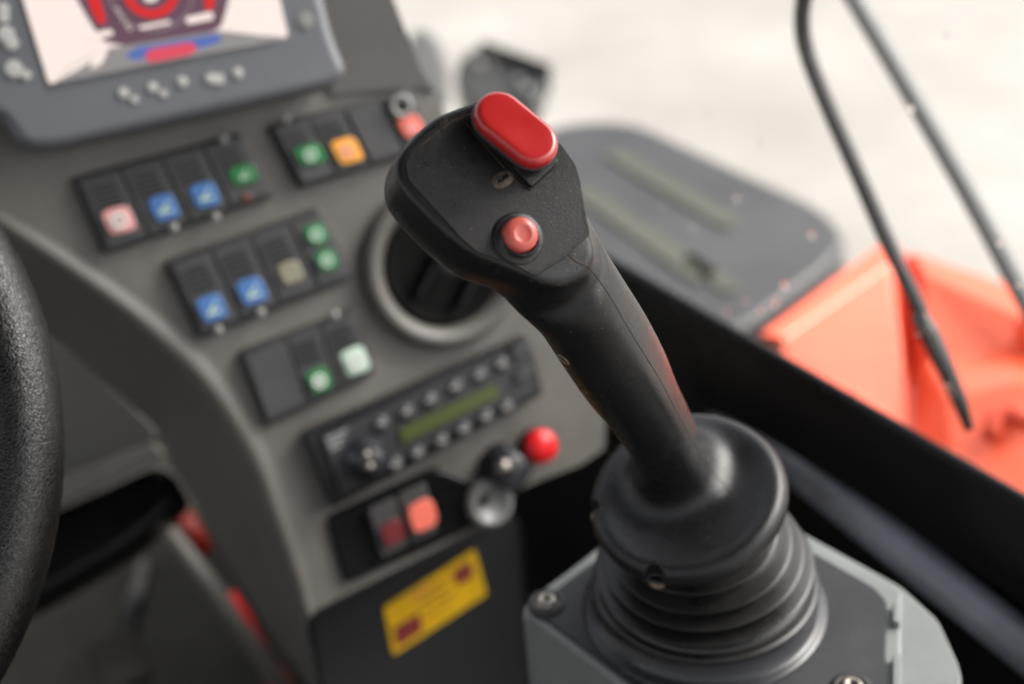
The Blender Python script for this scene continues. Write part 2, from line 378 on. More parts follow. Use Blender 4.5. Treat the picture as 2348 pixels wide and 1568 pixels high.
# ================================================================== CONSOLE
CP = Plane(px(600, 700, .80), cdir((.38, -.10, -.92)))
con = empty('dashboard_console', CP.at(700, 1000, -.05), 'taupe grey moulded dashboard console carrying the switch panels and radio', 'console')
def onp(pl, pts, off=0): return [pl.at(x, y, off) for x, y in pts]
face_left = [tuple(p) for p in crom([(-60, 450), (85, 536), (200, 612), (297, 681), (380, 745), (455, 812), (523, 892), (575, 970), (615, 1048), (660, 1180), (700, 1300), (722, 1400)], 4)]
out1 = [tuple(p) for p in crom([(-60, 480), (60, 565), (170, 640), (270, 712), (354, 782), (430, 850), (495, 930), (545, 1010), (587, 1090), (632, 1215), (672, 1330), (700, 1430)], 4)]
out2 = [tuple(p) for p in crom([(-60, 520), (40, 590), (150, 670), (240, 745), (325, 825), (395, 900), (455, 985), (505, 1080), (555, 1180), (610, 1300), (665, 1420), (730, 1560)], 4)]
out3 = [tuple(p) for p in crom([(-60, 640), (60, 730), (140, 790), (220, 860), (300, 930), (368, 995), (390, 1060), (438, 1137), (509, 1257), (601, 1413), (660, 1500), (720, 1590)], 4)]
right_edge = [(1005, 240), (1100, 400), (1250, 620), (1350, 800), (1388, 960), (1385, 1030), (1330, 1066), (1240, 1100), (1160, 1135)]
outline = face_left + [(760, 1380), (1120, 1200)] + right_edge[::-1] + [(960, 150), (915, 40), (880, -60), (-60, -60)]
bm = bmesh.new(); add_prism(bm, CP, pxuv(CP, outline), -.09, 0); link('panel_face', bm, M['console'], con)
def mid(a, b, t): return [(x0 + (x1 - x0) * t, y0 + (y1 - y0) * t) for (x0, y0), (x1, y1) in zip(a, b)]
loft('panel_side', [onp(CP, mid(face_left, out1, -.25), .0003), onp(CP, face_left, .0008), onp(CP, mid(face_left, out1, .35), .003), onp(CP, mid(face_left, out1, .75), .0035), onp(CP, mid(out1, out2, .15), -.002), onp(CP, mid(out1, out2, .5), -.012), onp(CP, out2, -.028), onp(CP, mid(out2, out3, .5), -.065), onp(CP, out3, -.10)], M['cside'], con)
# column beneath the fascia (lower leg)
LEGP = Plane(px(640, 1400, 1.03), cdir((.35, -.1, -.93)))
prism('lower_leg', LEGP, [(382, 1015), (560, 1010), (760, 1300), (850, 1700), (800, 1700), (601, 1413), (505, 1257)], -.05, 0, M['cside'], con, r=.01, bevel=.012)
# rear pillar-like edge beside the display
EP = Plane(px(900, 150, .93), cdir((.5, 0, -.86)))
prism('edge_trim', EP, [(830, -60), (885, -60), (945, 110), (1015, 235), (1040, 300), (985, 300), (930, 190), (880, 90)], -.06, .004, M['consoleD'], con, r=.01, bevel=.008)
# lower dark fascia
FP = Plane(px(950, 1350, .96), cdir((.36, .08, -.93)))
prism('lower_fascia', FP, [(705, 1392), (1135, 1178), (1200, 1180), (1230, 1640), (740, 1640), (700, 1450)], -.08, 0, M['consoleD'], con, r=.01, bevel=.014)
prism('shelf_lip', FP, [(708, 1384), (1118, 1185), (1126, 1222), (770, 1405), (715, 1440)], -.02, .016, M['consoleD'], con, r=.005, bevel=.006)
prism('switch_recess', CP, [(745, 1185), (1000, 1068), (1135, 1120), (1125, 1190), (790, 1340)], -.012, .002, M['black'], con, r=.006, bevel=.003)
bpy.data.objects['switch_recess'].location += CP.n * .0025
# darker overlay painting the shade on the upright part beside the display
prism('upper_shade', CP, [(700, -60), (880, -60), (918, 40), (962, 150), (1000, 215), (980, 200), (800, 212), (760, 220)], -.002, .0025, M['cup'], con, r=.004, bevel=.002)

def bilin(q, u, v):
    a = [q[0][i] * (1 - u) + q[1][i] * u for i in (0, 1)]; b = [q[3][i] * (1 - u) + q[2][i] * u for i in (0, 1)]
    return (a[0] * (1 - v) + b[0] * v, a[1] * (1 - v) + b[1] * v)
def sub(q, u0, u1, v0, v1): return [bilin(q, u0, v0), bilin(q, u1, v0), bilin(q, u1, v1), bilin(q, u0, v1)]
def lens_at(pl, q, cxy, sx, sy, h0, h1, name, material, parent, r=.004, label=None, bevel=.001):
    # square legend aligned with the panel's own rows and columns
    ux = Vector((q[1][0] - q[0][0], q[1][1] - q[0][1])).normalized(); vy = Vector((q[3][0] - q[0][0], q[3][1] - q[0][1])).normalized()
    c = Vector(cxy); pts = [tuple(c + ux * sx * a + vy * sy * b) for a, b in ((-1, -1), (1, -1), (1, 1), (-1, 1))]
    return prism(name, pl, pts, h0, h1, material, parent, r=r, bevel=bevel, label=label)
def icon(pl, q, cxy, s, h, parent, kind, material):
    ux = Vector((q[1][0] - q[0][0], q[1][1] - q[0][1])).normalized(); vy = Vector((q[3][0] - q[0][0], q[3][1] - q[0][1])).normalized(); c = Vector(cxy)
    bm = bmesh.new()
    def ply(pts): add_prism(bm, pl, pxuv(pl, [tuple(c + ux * s * a + vy * s * b) for a, b in pts], h), h - .0004, h)
    if kind == 'ring':
        P = pl.at(c.x, c.y, h); rr = s / FPX * (P - LOC).dot(F); add_lathe(bm, P, pl.n, [(rr * .6, 0), (rr * .6, .0004), (rr, .0004), (rr, 0)], 20)
        ply([(-.2, -.2), (.2, -.2), (.2, .2), (-.2, .2)])
    elif kind == 'tri': ply([(-.9, .7), (0, -.8), (.9, .7)])
    elif kind == 'bars':
        for k in (-.6, 0, .6): ply([(-.8, k - .13), (.8, k - .13), (.8, k + .13), (-.8, k + .13)])
    elif kind == 'slash': ply([(-.9, .5), (.7, -.7), (.9, -.5), (-.7, .8)]); ply([(-.6, .4), (.9, .4), (.9, .75), (-.6, .75)])
    return link('legend', bm, material, parent)

def bank(quad, cells, label, lenses, nridge=5):
    """cells: (u0,u1,tilt); lenses: (cell, (x,y), sx, sy, material, icon, iconmat, label)"""
    t = empty('switch_panel', CP.at(*bilin(quad, .5, .5)), label, 'switch panel', 'black switch panels on the dashboard')
    prism('frame', CP, quad, -.004, .005, M['bank'], t, r=.004, bevel=.0022)
    for k in range(len(cells)):
        u0, u1, blank = cells[k]
        q = sub(quad, u0, u1, .09, .91)
        bm = bmesh.new(); uv = rnd(pxuv(CP, q, .008), .002, 3); add_prism(bm, CP, uv, .004, .0082)
        rk = link('blank_cover' if blank else 'rocker_switch', bm, M['rocker'], t, bevel=.0014)
        if not blank:
            bm = bmesh.new()
            for j in range(nridge):
                v0 = .10 + j * .085; add_prism(bm, CP, pxuv(CP, sub(q, .18, .82, v0, v0 + .035), .0095), .008, .0095)
            link('grip_ridges', bm, M['ridge'], rk)
        for (ci, xy, sx, sy, mt, ic, im, lb) in lenses:
            if ci == k:
                l = lens_at(CP, quad, xy, sx, sy, .008, .0105, 'lens', M[mt], rk, label=lb)
                if ic: icon(CP, quad, xy, min(sx, sy) * .62, .0112, rk, ic, M[im])
    return t
B1 = [(163, 408), (556, 302), (634, 452), (240, 587)]
B2 = [(376, 600), (735, 474), (815, 638), (458, 782)]
B3 = [(545, 807), (818, 704), (863, 858), (612, 982)]
B4 = [(612, 288), (940, 200), (1010, 335), (690, 436)]
bank(B1, [(.04, .26, 0), (.28, .50, 0), (.52, .74, 0), (.76, .97, 0)], 'upper left black switch panel with pink, two blue and a green lens',
     [(0, (273, 505), 33, 30, 'pink', 'ring', 'white', 'pink rocker lens'), (1, (376, 476), 30, 30, 'blue', 'slash', 'mint', 'blue rocker lens'), (2, (470, 447), 30, 29, 'blue', 'slash', 'mint', 'blue rocker lens'),
      (3, (558, 400), 30, 22, 'green', 'slash', 'mint', 'green rocker lens'), (3, (566, 452), 10, 8, 'dimor', None, None, 'dull orange rocker light')])
bank(B2, [(.04, .27, 0), (.29, .52, 0), (.54, .77, 0), (.79, .97, 1)], 'middle black switch panel with two blue lenses and two stacked green lenses',
     [(0, (486, 707), 30, 30, 'blue', 'slash', 'mint', 'blue rocker lens'), (1, (578, 668), 30, 30, 'blue', 'slash', 'mint', 'blue rocker lens'), (2, (667, 625), 26, 26, 'cream', None, None, 'dull cream rocker lens'),
      (3, (725, 538), 24, 24, 'green', 'ring', 'mint', 'green indicator'), (3, (749, 597), 24, 24, 'green', 'ring', 'mint', 'green indicator')])
bank(B3, [(.04, .38, 1), (.40, .66, 0), (.68, .96, 0)], 'lower black switch panel with blank cover, green lens and white lens',
     [(1, (732, 873), 26, 26, 'green', 'ring', 'white', 'green rocker lens'), (2, (815, 828), 29, 30, 'mint', 'ring', 'white', 'white rocker lens')])
bank(B4, [(.04, .26, 0), (.28, .50, 0), (.53, .76, 1), (.79, .97, 0)], 'upper right black switch panel with green, amber and pink lenses beside the joystick head',
     [(0, (712, 355), 31, 24, 'green', 'ring', 'mint', 'green rocker lens'), (1, (796, 346), 29, 30, 'amber', 'bars', 'pink', 'amber rocker lens'),
      (3, (944, 290), 26, 26, 'salmon', 'tri', 'pink', 'pink rocker lens')])
lathe('indicator_ring', CP.at(920, 243, .012), CP.n, [(.004, 0), (.004, .001), (.0068, .001), (.0068, 0)], M['knobg'], bpy.data.objects['switch_panel.003'], 20)
# bright highlights on the panels, built as small grey discs
for x, y in ((512, 320), (398, 522), (494, 498), (500, 757), (597, 717), (767, 722), (655, 272)):
    tag(lathe('panel_highlight', CP.at(x, y, .0082), CP.n, [(.0026, 0), (.0024, .0012), (0, .0016)], M['knobg'], None, 16), 'tiny grey disc painting a highlight on the edge of a black switch panel', 'highlight', 'highlight discs on the switch panels')

# ---- air vent / round recess
av = empty('air_vent', CP.at(1010, 610, 0), 'round black air vent with raised taupe rim behind the joystick head', 'air vent')
VC = CP.at(1012, 606, 0)
lathe('vent_rim', VC, CP.n, [(.050, .0), (.0495, .006), (.047, .0095), (.043, .010), (.0385, .006), (.036, .001), (.036, -.02)], M['cside'], av, 72)
lathe('vent_bowl', VC, CP.n, [(.0365, .003), (.034, .0045), (.031, .0015), (.028, .001), (0, .001)], M['void'], av, 64)  # shallow bowl in near-black, painting the shade of a deep recess
for k in (0, 2):
    bm = bmesh.new(); e = (CP.e2 * math.cos(.5) + CP.e1 * math.sin(.5)); f_ = CP.n.cross(e)
    box(bm, VC + f_ * (-.0195 + .013 * k) + CP.n * .006, (e, f_, CP.n), (.024 if k in (1, 2) else .017, .0018, .004)); link('vent_slat', bm, M['black'], av, bevel=.001)
lathe('vent_hub', VC + CP.n * .009, CP.n, [(.006, 0), (.006, .004), (0, .005)], M['bank'], av, 24)

# ---- radio
RQ = [(698, 995), (1213, 768), (1246, 905), (762, 1168)]
rad = empty('car_radio', CP.at(960, 960), 'slim black cab radio with dim olive display strip and round buttons', 'radio')
prism('radio_body', CP, RQ, -.01, .010, M['radio'], rad, r=.003, bevel=.002)
prism('radio_face', CP, sub(RQ, .06, .975, .12, .9), .010, .013, M['rbtn'], rad, r=.003, bevel=.0015)
prism('display', CP, [(915, 985), (1138, 878), (1146, 908), (926, 1016)], .013, .0145, M['lcd'], rad, r=.002)
for i, (x, y) in enumerate([(873, 971), (930, 945), (985, 918), (1042, 889), (1097, 862), (1148, 837), (905, 1066), (955, 1040), (1010, 1012), (1061, 985), (1112, 957), (1160, 934)]):
    lathe('button', CP.at(x, y, .013), CP.n, [(.0048, 0), (.0045, .002), (.003, .0028), (0, .003)], M['rocker'], rad, 20)
    bm = bmesh.new(); box(bm, CP.at(x, y, .0165), (CP.e1, CP.e2, CP.n), (.0022, .0007, .0004)); link('button_print', bm, M['text'], rad)
for x, y in ((1196, 806), (1202, 862)):
    lens_at(CP, RQ, (x, y), 22, 17, .013, .016, 'corner_button', M['rbtn'], rad)
KN = CP.at(838, 1050, .013)
lathe('volume_knob', KN, CP.n, [(.013, 0), (.013, .004), (.0080, .006), (.0075, .014), (.0065, .015), (0, .0145)], M['blackg'], rad, 40)
for dx, dy in ((0, 0), (8, 26)):  # bright highlights on the volume knob, built as small metal discs
    lathe('knob_glint', CP.at(840 + dx, 1045 + dy, .0285), CP.n, [(.0025, 0), (.0025, .0006), (0, .001)], M['metal'], rad, 16)
for k in range(3):
    prism('print_line', CP, sub(RQ, .075, .17 - .02 * k, .16 + .07 * k, .19 + .07 * k), .0131, .0134, M['text'], rad)

# ---- lower switches, key switch, knobs
RC = [(845, 1170), (980, 1105), (1010, 1225), (880, 1290)]
sw = empty('rocker_switch', CP.at(900, 1190), 'dark rocker switch with dull maroon lens under the radio', 'switch', 'rocker switches under the radio')
prism('body', CP, sub(RC, .0, .45, 0, .92), .002, .010, M['rocker'], sw, r=.002, bevel=.0015)
lens_at(CP, RC, (902, 1222), 26, 26, .0095, .0125, 'lens', M['maroon'], sw, r=.004)
sw = empty('rocker_switch', CP.at(970, 1160), 'black rocker switch with bright coral lens under the radio', 'switch', 'rocker switches under the radio')
prism('body', CP, sub(RC, .5, .97, 0, .92), .002, .010, M['rocker'], sw, r=.002, bevel=.0015)
lens_at(CP, RC, (970, 1183), 32, 32, .0095, .0135, 'lens', M['salmon'], sw, r=.006)
ks = empty('ignition_switch', CP.at(1112, 1147), 'grey round ignition lock with keyhole beside the coral switch', 'ignition lock')
lathe('lock_barrel', CP.at(1112, 1147, 0), CP.n, [(.0145, -.01), (.0145, .009), (.0130, .012), (.0100, .012), (.0098, .0105), (0, .0105)], M['knobg'], ks, 40)
lathe('keyhole', CP.at(1112, 1147, .0135), CP.n, [(.0028, -.002), (.0028, 0), (0, 0)], M['black'], ks, 20)
kb = empty('rotary_knob', CP.at(1150, 1072), 'black rotary knob with a highlight built as a silver disc between lock and red button', 'knob')
lathe('knob_body', CP.at(1150, 1070, 0), CP.n, [(.0155, -.01), (.0155, .004), (.012, .006), (.0115, .017), (.009, .019), (0, .0185)], M['blackg'], kb, 40)
lathe('knob_highlight', CP.at(1150, 1070, .0185), CP.n, [(.0048, 0), (.0045, .005), (0, .006)], M['metal'], kb, 20)  # silver disc stands in for the highlight on the knob
rb = empty('red_push_button', CP.at(1225, 1015), 'round bright red push button at the right end below the radio', 'button')
lathe('button_collar', CP.at(1224, 1018, 0), CP.n, [(.0105, -.01), (.0105, .006), (.0085, .0075), (.008, 0)], M['consoleD'], rb, 40)
lathe('button_cap', CP.at(1224, 1018, .004), CP.n, [(.006, 0), (.006, .006), (.0102, .007), (.0108, .010), (.0095, .014), (.005, .0158), (0, .0162)], M['knobred'], rb, 40)

# ---- sticker
SQ = [(880, 1393), (1088, 1258), (1116, 1362), (902, 1502)]
st = empty('warning_sticker', FP.at(1000, 1380), 'yellow rectangular warning sticker with two dark red marks on the lower fascia', 'sticker')
prism('sticker_sheet', FP, SQ, .0004, .0012, M['yellow'], st, r=.002)
prism('printed_mark', FP, sub(SQ, .05, .33, .50, .90), .0012, .0016, M['dred'], st, r=.002)
prism('printed_mark', FP, sub(SQ, .74, .93, .16, .50), .0012, .0016, M['dred'], st, r=.002)
for k in range(4):
    prism('printed_line', FP, sub(SQ, .36, .70 - .05 * (k % 2), .2 + k * .17, .235 + k * .17), .0012, .0016, M['dred'], st)
prism('printed_line', FP, sub(SQ, .28, .48, .1, .26), .0012, .0016, M['amber'], st)

# ---- display terminal
MP = Plane(px(400, 150, .74), cdir((.30, -.02, -.95)))
mon = empty('display_terminal', MP.at(400, 250, -.03), 'grey framed display terminal with bright screen and a row of white symbols', 'display')
prism('bezel', MP, [(-200, 30), (-260, -400), (640, -400), (745, 0), (768, 90), (800, 165), (760, 196), (120, 340), (50, 338), (0, 262), (-60, 262)], -.03, 0, M['bezel'], mon, r=.014, bevel=.006)
SCQ = [(-5, -190), (575, -290), (661, 84), (112, 192)]
prism('screen', MP, SCQ, -.001, .0012, M['s_bg'], mon, r=.002)
scr = [o for o in mon.children if o.name.startswith('screen')][0]
def gfx(pts, mt, h, r=.002): return prism('screen_graphic', MP, pts, h - .0003, h, M[mt], scr, r=r)
gfx([(110, -120), (560, -190), (520, 20), (505, 68), (300, 108), (235, 95), (200, 40)], 's_dark', .0018, .004)
gfx([(118, 192), (165, 150), (240, 112), (500, 70), (600, 82), (655, 84), (380, 140)], 's_grey', .0021, .004)
gfx([(285, 128), (315, 108), (500, 78), (512, 92), (470, 108), (310, 138)], 's_blue', .0024)
gfx([(330, 128), (345, 112), (440, 96), (455, 112), (435, 126), (345, 144)], 's_mag', .0028)
gfx([(196, -20), (222, -25), (244, 50), (230, 58), (212, 30)], 's_red', .0024)
for k in range(6): gfx([(262 + 6 * k, 20 + 9 * k), (270 + 6 * k, 18 + 9 * k), (272 + 6 * k, 22 + 9 * k), (264 + 6 * k, 24 + 9 * k)], 's_bg', .0024, 0)
gfx([(468, -30), (495, -34), (490, 20), (470, 26)], 's_red', .0024)
DC = MP.at(345, -22, .0024)
bm = bmesh.new(); add_lathe(bm, DC, MP.n, [(.0100, 0), (.0100, .0004), (.0142, .0004), (.0142, 0)], 48); link('screen_graphic', bm, M['s_red'], scr)
bm = bmesh.new(); add_lathe(bm, DC, MP.n, [(.0205, 0), (.0205, .0004), (.0212, .0004), (.0212, 0)], 48); link('screen_graphic', bm, M['s_grey'], scr)
gfx([(330, -12), (360, -16), (362, 2), (332, 6)], 's_bg', .003)
for q in ([(200, 78), (255, 66), (262, 80), (208, 92)], [(425, 40), (488, 26), (490, 44), (428, 56)], [(318, 60), (390, 46), (392, 54), (320, 68)]): gfx(q, 's_bg', .0026)
for q in ([(118, 192), (170, 150), (235, 116), (240, 122), (178, 160)], [(205, 160), (222, 118), (250, 108), (235, 145)]): gfx(q, 's_bg', .0026)
for i, (x, y, k) in enumerate(((283, 213, 'ring'), (350, 200, 'ring'), (418, 187, 'ring'), (482, 180, 'ring'), (545, 167, 'ring'))):
    bm = bmesh.new(); P = MP.at(x, y, .0003); add_lathe(bm, P, MP.n, [(.0027, 0), (.0027, .0008), (0, .0012)], 20)
    if i in (0, 1): box(bm, P + MP.e1 * .0055 - MP.e2 * .003 + MP.n * .0004, (MP.e1, MP.e2, MP.n), (.0018, .0018, .0004))
    if i == 3: box(bm, P + MP.e1 * .004 + MP.n * .0004, (MP.e1, MP.e2, MP.n), (.003, .0028, .0004))
    link('symbol', bm, M['sym'], mon, smooth=False)
for x, y, s in ((8, 20, .003), (14, 78, .0042), (26, 98, .0036), (32, 158, .0044), (60, 172, .0026), (700, 46, .0045), (8, 40, .003)):
    bm = bmesh.new(); add_lathe(bm, MP.at(x, y, .0003), MP.n, [(s, 0), (s, .0007), (0, .001)], 16); link('symbol', bm, M['sym'] if x != 700 else M['knobg'], mon)

# ================================================================== STEERING COLUMN AREA
colm = empty('steering_column', px(150, 1100, .98), 'steering column with black grained leather wheel cropped at the left edge', 'steering column')
SCP = Plane(px(150, 950, .98), cdir((.1, .05, -1)))
prism('cover_shell', SCP, [(-200, 500), (60, 700), (380, 1000), (120, 1150), (-200, 1280)], -.08, 0, M['cup'], colm, r=.02, bevel=.02)
prism('cover_lip', SCP, [(-200, 1220), (-200, 1300), (140, 1155), (372, 1045), (350, 1012)], -.01, .01, M['console'], colm, r=.004, bevel=.005)
prism('lower_bracket', Plane(px(150, 1250, 1.0), cdir((.1, .3, -1))), [(-200, 1290), (140, 1160), (370, 1055), (430, 1130), (300, 1250), (60, 1390), (-200, 1500)], -.06, 0, M['black'], colm, r=.02, bevel=.01)
lp = empty('linkage_lever', px(520, 1350, 1.12), 'long dark lever with red painted ends running down beside the console', 'lever')
tube('lever_rod', [px(330, 1150, 1.12), px(480, 1340, 1.13), px(690, 1640, 1.15)], .008, M['cside'], lp)
for a, b_, mt_ in (((415, 1180), (462, 1265), 'dred'), ((515, 1368), (592, 1495), 'knobred'), ((620, 1540), (665, 1600), 'dred')):
    tube('red_sleeve', [px(*a, 1.15), px((a[0] + b_[0]) / 2, (a[1] + b_[1]) / 2, 1.15), px(*b_, 1.16)], .010, M[mt_], lp)
pd = empty('pedal', px(330, 1490, 1.5), 'worn dark foot pedal on the cab floor at lower left', 'pedal')
PP = Plane(px(330, 1480, 1.35), cdir((0, .6, -.8)))
prism('pedal_pad', PP, [(190, 1480), (300, 1430), (350, 1540), (240, 1600)], -.02, 0, M['floor'], pd, r=.01, bevel=.004)
tube('pedal_arm', [PP.at(290, 1470, -.02), PP.at(330, 1300, -.1)], .01, M['black'], pd)

# steering wheel
wc = px(-930, 1060, .52); wn = cdir((.06, .10, -1))
RM, rm = .1530, .0155
e1 = (R - wn * R.dot(wn)).normalized(); e2 = wn.cross(e1)
bm = bmesh.new(); NS, NT = 300, 32; G = []
for i in range(NS):
    a = 2 * math.pi * i / NS; dr = e1 * math.cos(a) + e2 * math.sin(a); row = []
    for j in range(NT):
        b_ = 2 * math.pi * j / NT
        k = 1 + .015 * math.sin(a * 150 + 3 * math.sin(b_)) * max(0, math.cos(b_))
        row.append(bm.verts.new(wc + dr * (RM + rm * k * math.cos(b_)) + wn * rm * 1.15 * k * math.sin(b_)))
    G.append(row)
for i in range(NS):
    for j in range(NT): bm.faces.new((G[i][j], G[(i + 1) % NS][j], G[(i + 1) % NS][(j + 1) % NT], G[i][(j + 1) % NT]))
whl = link('steering_wheel', bm, M['leather'], colm, smooth=True)
for a in (0.9, 3.0, 5.1):
    a += .9
    dr = e1 * math.cos(a) + e2 * math.sin(a); tube('spoke', [wc + dr * .02 - wn * .02, wc + dr * .09 - wn * .01, wc + dr * RM], .010, M['black'], whl)
lathe('hub', wc - wn * .03, wn, [(.045, -.01), (.045, .015), (.035, .022), (0, .024)], M['rocker'], whl, 48)

# ================================================================== ARMREST HOUSING
BZ = px(1614, 1402, .62).z
BP = Plane(Vector((0, 0, BZ)), Z)
arm_ = empty('armrest_housing', BP.at(1600, 1400) - Z * .1, 'pale grey armrest housing with black cover plate under the joystick', 'armrest')
hs_out = [(1186, 1392), (1590, 1090), (2040, 1338), (2068, 1356), (2066, 1560), (2064, 1800), (1900, 1935), (1420, 1570)]
prism('housing', BP, hs_out, -.12, 0.0, M['housing'], arm_, r=[.012, .004, .003, .002, .002, .004, .01, .01], bevel=.0018)
prism('side_lug', BP, [(2050, 1368), (2070, 1362), (2148, 1424), (2198, 1532), (2202, 1700), (2050, 1830)], -.12, -.0022, M['housing'], arm_, r=[.001, .002, .004, .004, .004, .002], bevel=.002)
low = [(1182, 1492), (1590, 1205), (2062, 1430), (2160, 1500), (2212, 1600), (2215, 1800), (1900, 2060), (1400, 1660)]
prism('lower_ledge', BP, [(1178, 1400), (1590, 1080), (2066, 1340), (2152, 1418), (2204, 1530), (2208, 1710), (1900, 1950), (1415, 1578)], -.13, -.0185, M['housing'], arm_, r=[.012, .004, .003, .004, .006, .004, .01, .01], bevel=.003)
pl_out = [(1218, 1392), (1590, 1118), (1870, 1268), (2006, 1346), (2034, 1378), (2030, 1560), (2032, 1760), (1880, 1880), (1420, 1545)]
prism('cover_plate', BP, pl_out, -.002, .0016, M['cover'], arm_, r=[.008, .002, .002, .003, .003, .001, .002, .004, .004], bevel=.0008)
prism('clip_rib', BP, [(2046, 1378), (2064, 1380), (2064, 1426), (2046, 1424)], -.001, .004, M['housing'], arm_, r=.001, bevel=.0008)
prism('clip_rib', BP, [(2046, 1498), (2066, 1500), (2066, 1640), (2046, 1640)], -.001, .004, M['housing'], arm_, r=.001, bevel=.0008)
for x, y in ((1252, 1384), (1952, 1580)):
    c = BP.at(x, y, .0016)
    s = lathe('screw', c, Z, [(.0078, -.001), (.0078, .0006), (.0072, .001), (.0048, .0008), (.0045, .0026), (.0036, .0034), (.0016, .0034), (.0014, .0018), (0, .0018)], M['metal'], arm_, 32)
    lathe('washer', c, Z, [(.0082, -.001), (.0082, .0012), (.0056, .0013), (.0056, -.001)], M['boot'], s, 32)

# ================================================================== JOYSTICK
js = empty('joystick', BP.at(1614, 1402), 'black joystick with large red rocker and small coral button on rubber bellows', 'joystick')
# --- signed distance model of head + grip + flange, in camera-aligned coordinates (metres)
def cpx(x, y, d): return np.array([(x - CX) / FPX * d, (CY - y) / FPX * d, d])
Hn = np.array([.24, .26, -.935]); Hn /= np.linalg.norm(Hn)
Ho = cpx(1150, 430, .435)
He1 = np.array([1, 0, 0]) - Hn * Hn[0]; He1 /= np.linalg.norm(He1); He2 = np.cross(Hn, He1)
if He2[1] < 0: He2 = -He2
HPl = Plane(cw(Ho), cdir(Hn)); HPl.e1 = cdir(He1); HPl.e2 = cdir(He2)
rim_px = [(1190, 222), (1111, 217), (1008, 257), (990, 268), (950, 303), (916, 341), (901, 373), (907, 416), (948, 467), (1000, 520), (1051, 563), (1086, 588), (1150, 608), (1221, 634), (1256, 648), (1302, 648), (1356, 623), (1377, 582), (1369, 543), (1350, 490), (1338, 445), (1331, 388), (1309, 350), (1270, 300)]
rim_uv = np.array(pxuv(HPl, rim_px))
rim_uv = np.array(rnd([tuple(p) for p in rim_uv], .003, 3))
cra, crb = [np.array(v) for v in pxuv(HPl, [(1065, 578), (1335, 402)])]
cdv = (crb - cra) / np.linalg.norm(crb - cra); cn = np.array([cdv[1], -cdv[0]])       # points to lower right
def hface(u, v):
    s = (u - cra[0]) * cn[0] + (v - cra[1]) * cn[1]
    k = .004; sp = k * np.logaddexp(0, s / k)
    return -.17 * sp
def poly_sd(u, v, P):
    d = np.full(u.shape, 1e9, u.dtype); ins = np.zeros(u.shape, bool)
    n = len(P)
    for i in range(n):
        a = P[i]; b = P[(i + 1) % n]; e = b - a
        wx = u - a[0]; wy = v - a[1]
        t = np.clip((wx * e[0] + wy * e[1]) / (e @ e + 1e-12), 0, 1)
        dx = wx - e[0] * t; dy = wy - e[1] * t
        d = np.minimum(d, dx * dx + dy * dy)
        c = ((a[1] > v) != (b[1] > v))
        if e[1] != 0: ins ^= c & (u < e[0] * (v - a[1]) / e[1] + a[0])
    d = np.sqrt(d); return np.where(ins, -d, d)
def smin(a, b, k):
    h = np.clip(.5 + .5 * (b - a) / k, 0, 1); return b + (a - b) * h - k * h * (1 - h)
def smax(a, b, k): return -smin(-a, -b, k)
FA = np.array([-.274, .65, -.71]); FA /= np.linalg.norm(FA)       # flange axis, up
Fc = cpx(1575, 1135, .578)
A0 = cpx(1250, 560, .452)
Aax = Fc - A0; AL = np.linalg.norm(Aax); Aax /= AL
Sax = np.cross(Aax, [0, 0, -1]); Sax /= np.linalg.norm(Sax)
if Sax[0] < 0: Sax = -Sax
Bax = np.cross(Sax, Aax)
if Bax[2] > 0: Bax = -Bax      # towards the viewer
nodes = [(1215, 500, 100, .456), (1262, 580, 112, .459), (1297, 645, 116, .460), (1341, 710, 113, .470), (1387, 782, 112, .484), (1434, 860, 106, .502), (1474, 926, 93, .520), (1511, 990, 86, .542), (1535, 1042, 84, .564), (1552, 1085, 86, .585), (1562, 1115, 88, .598)]
tab = []
for x, y, wpx, d in nodes:
    p = cpx(x, y, d) - A0; tab.append((p @ Aax, p @ Sax, p @ Bax, wpx / FPX * d))
tab = np.array(crom([tuple(r) for r in tab], 6)); tab = tab[np.argsort(tab[:, 0])]
holes = []
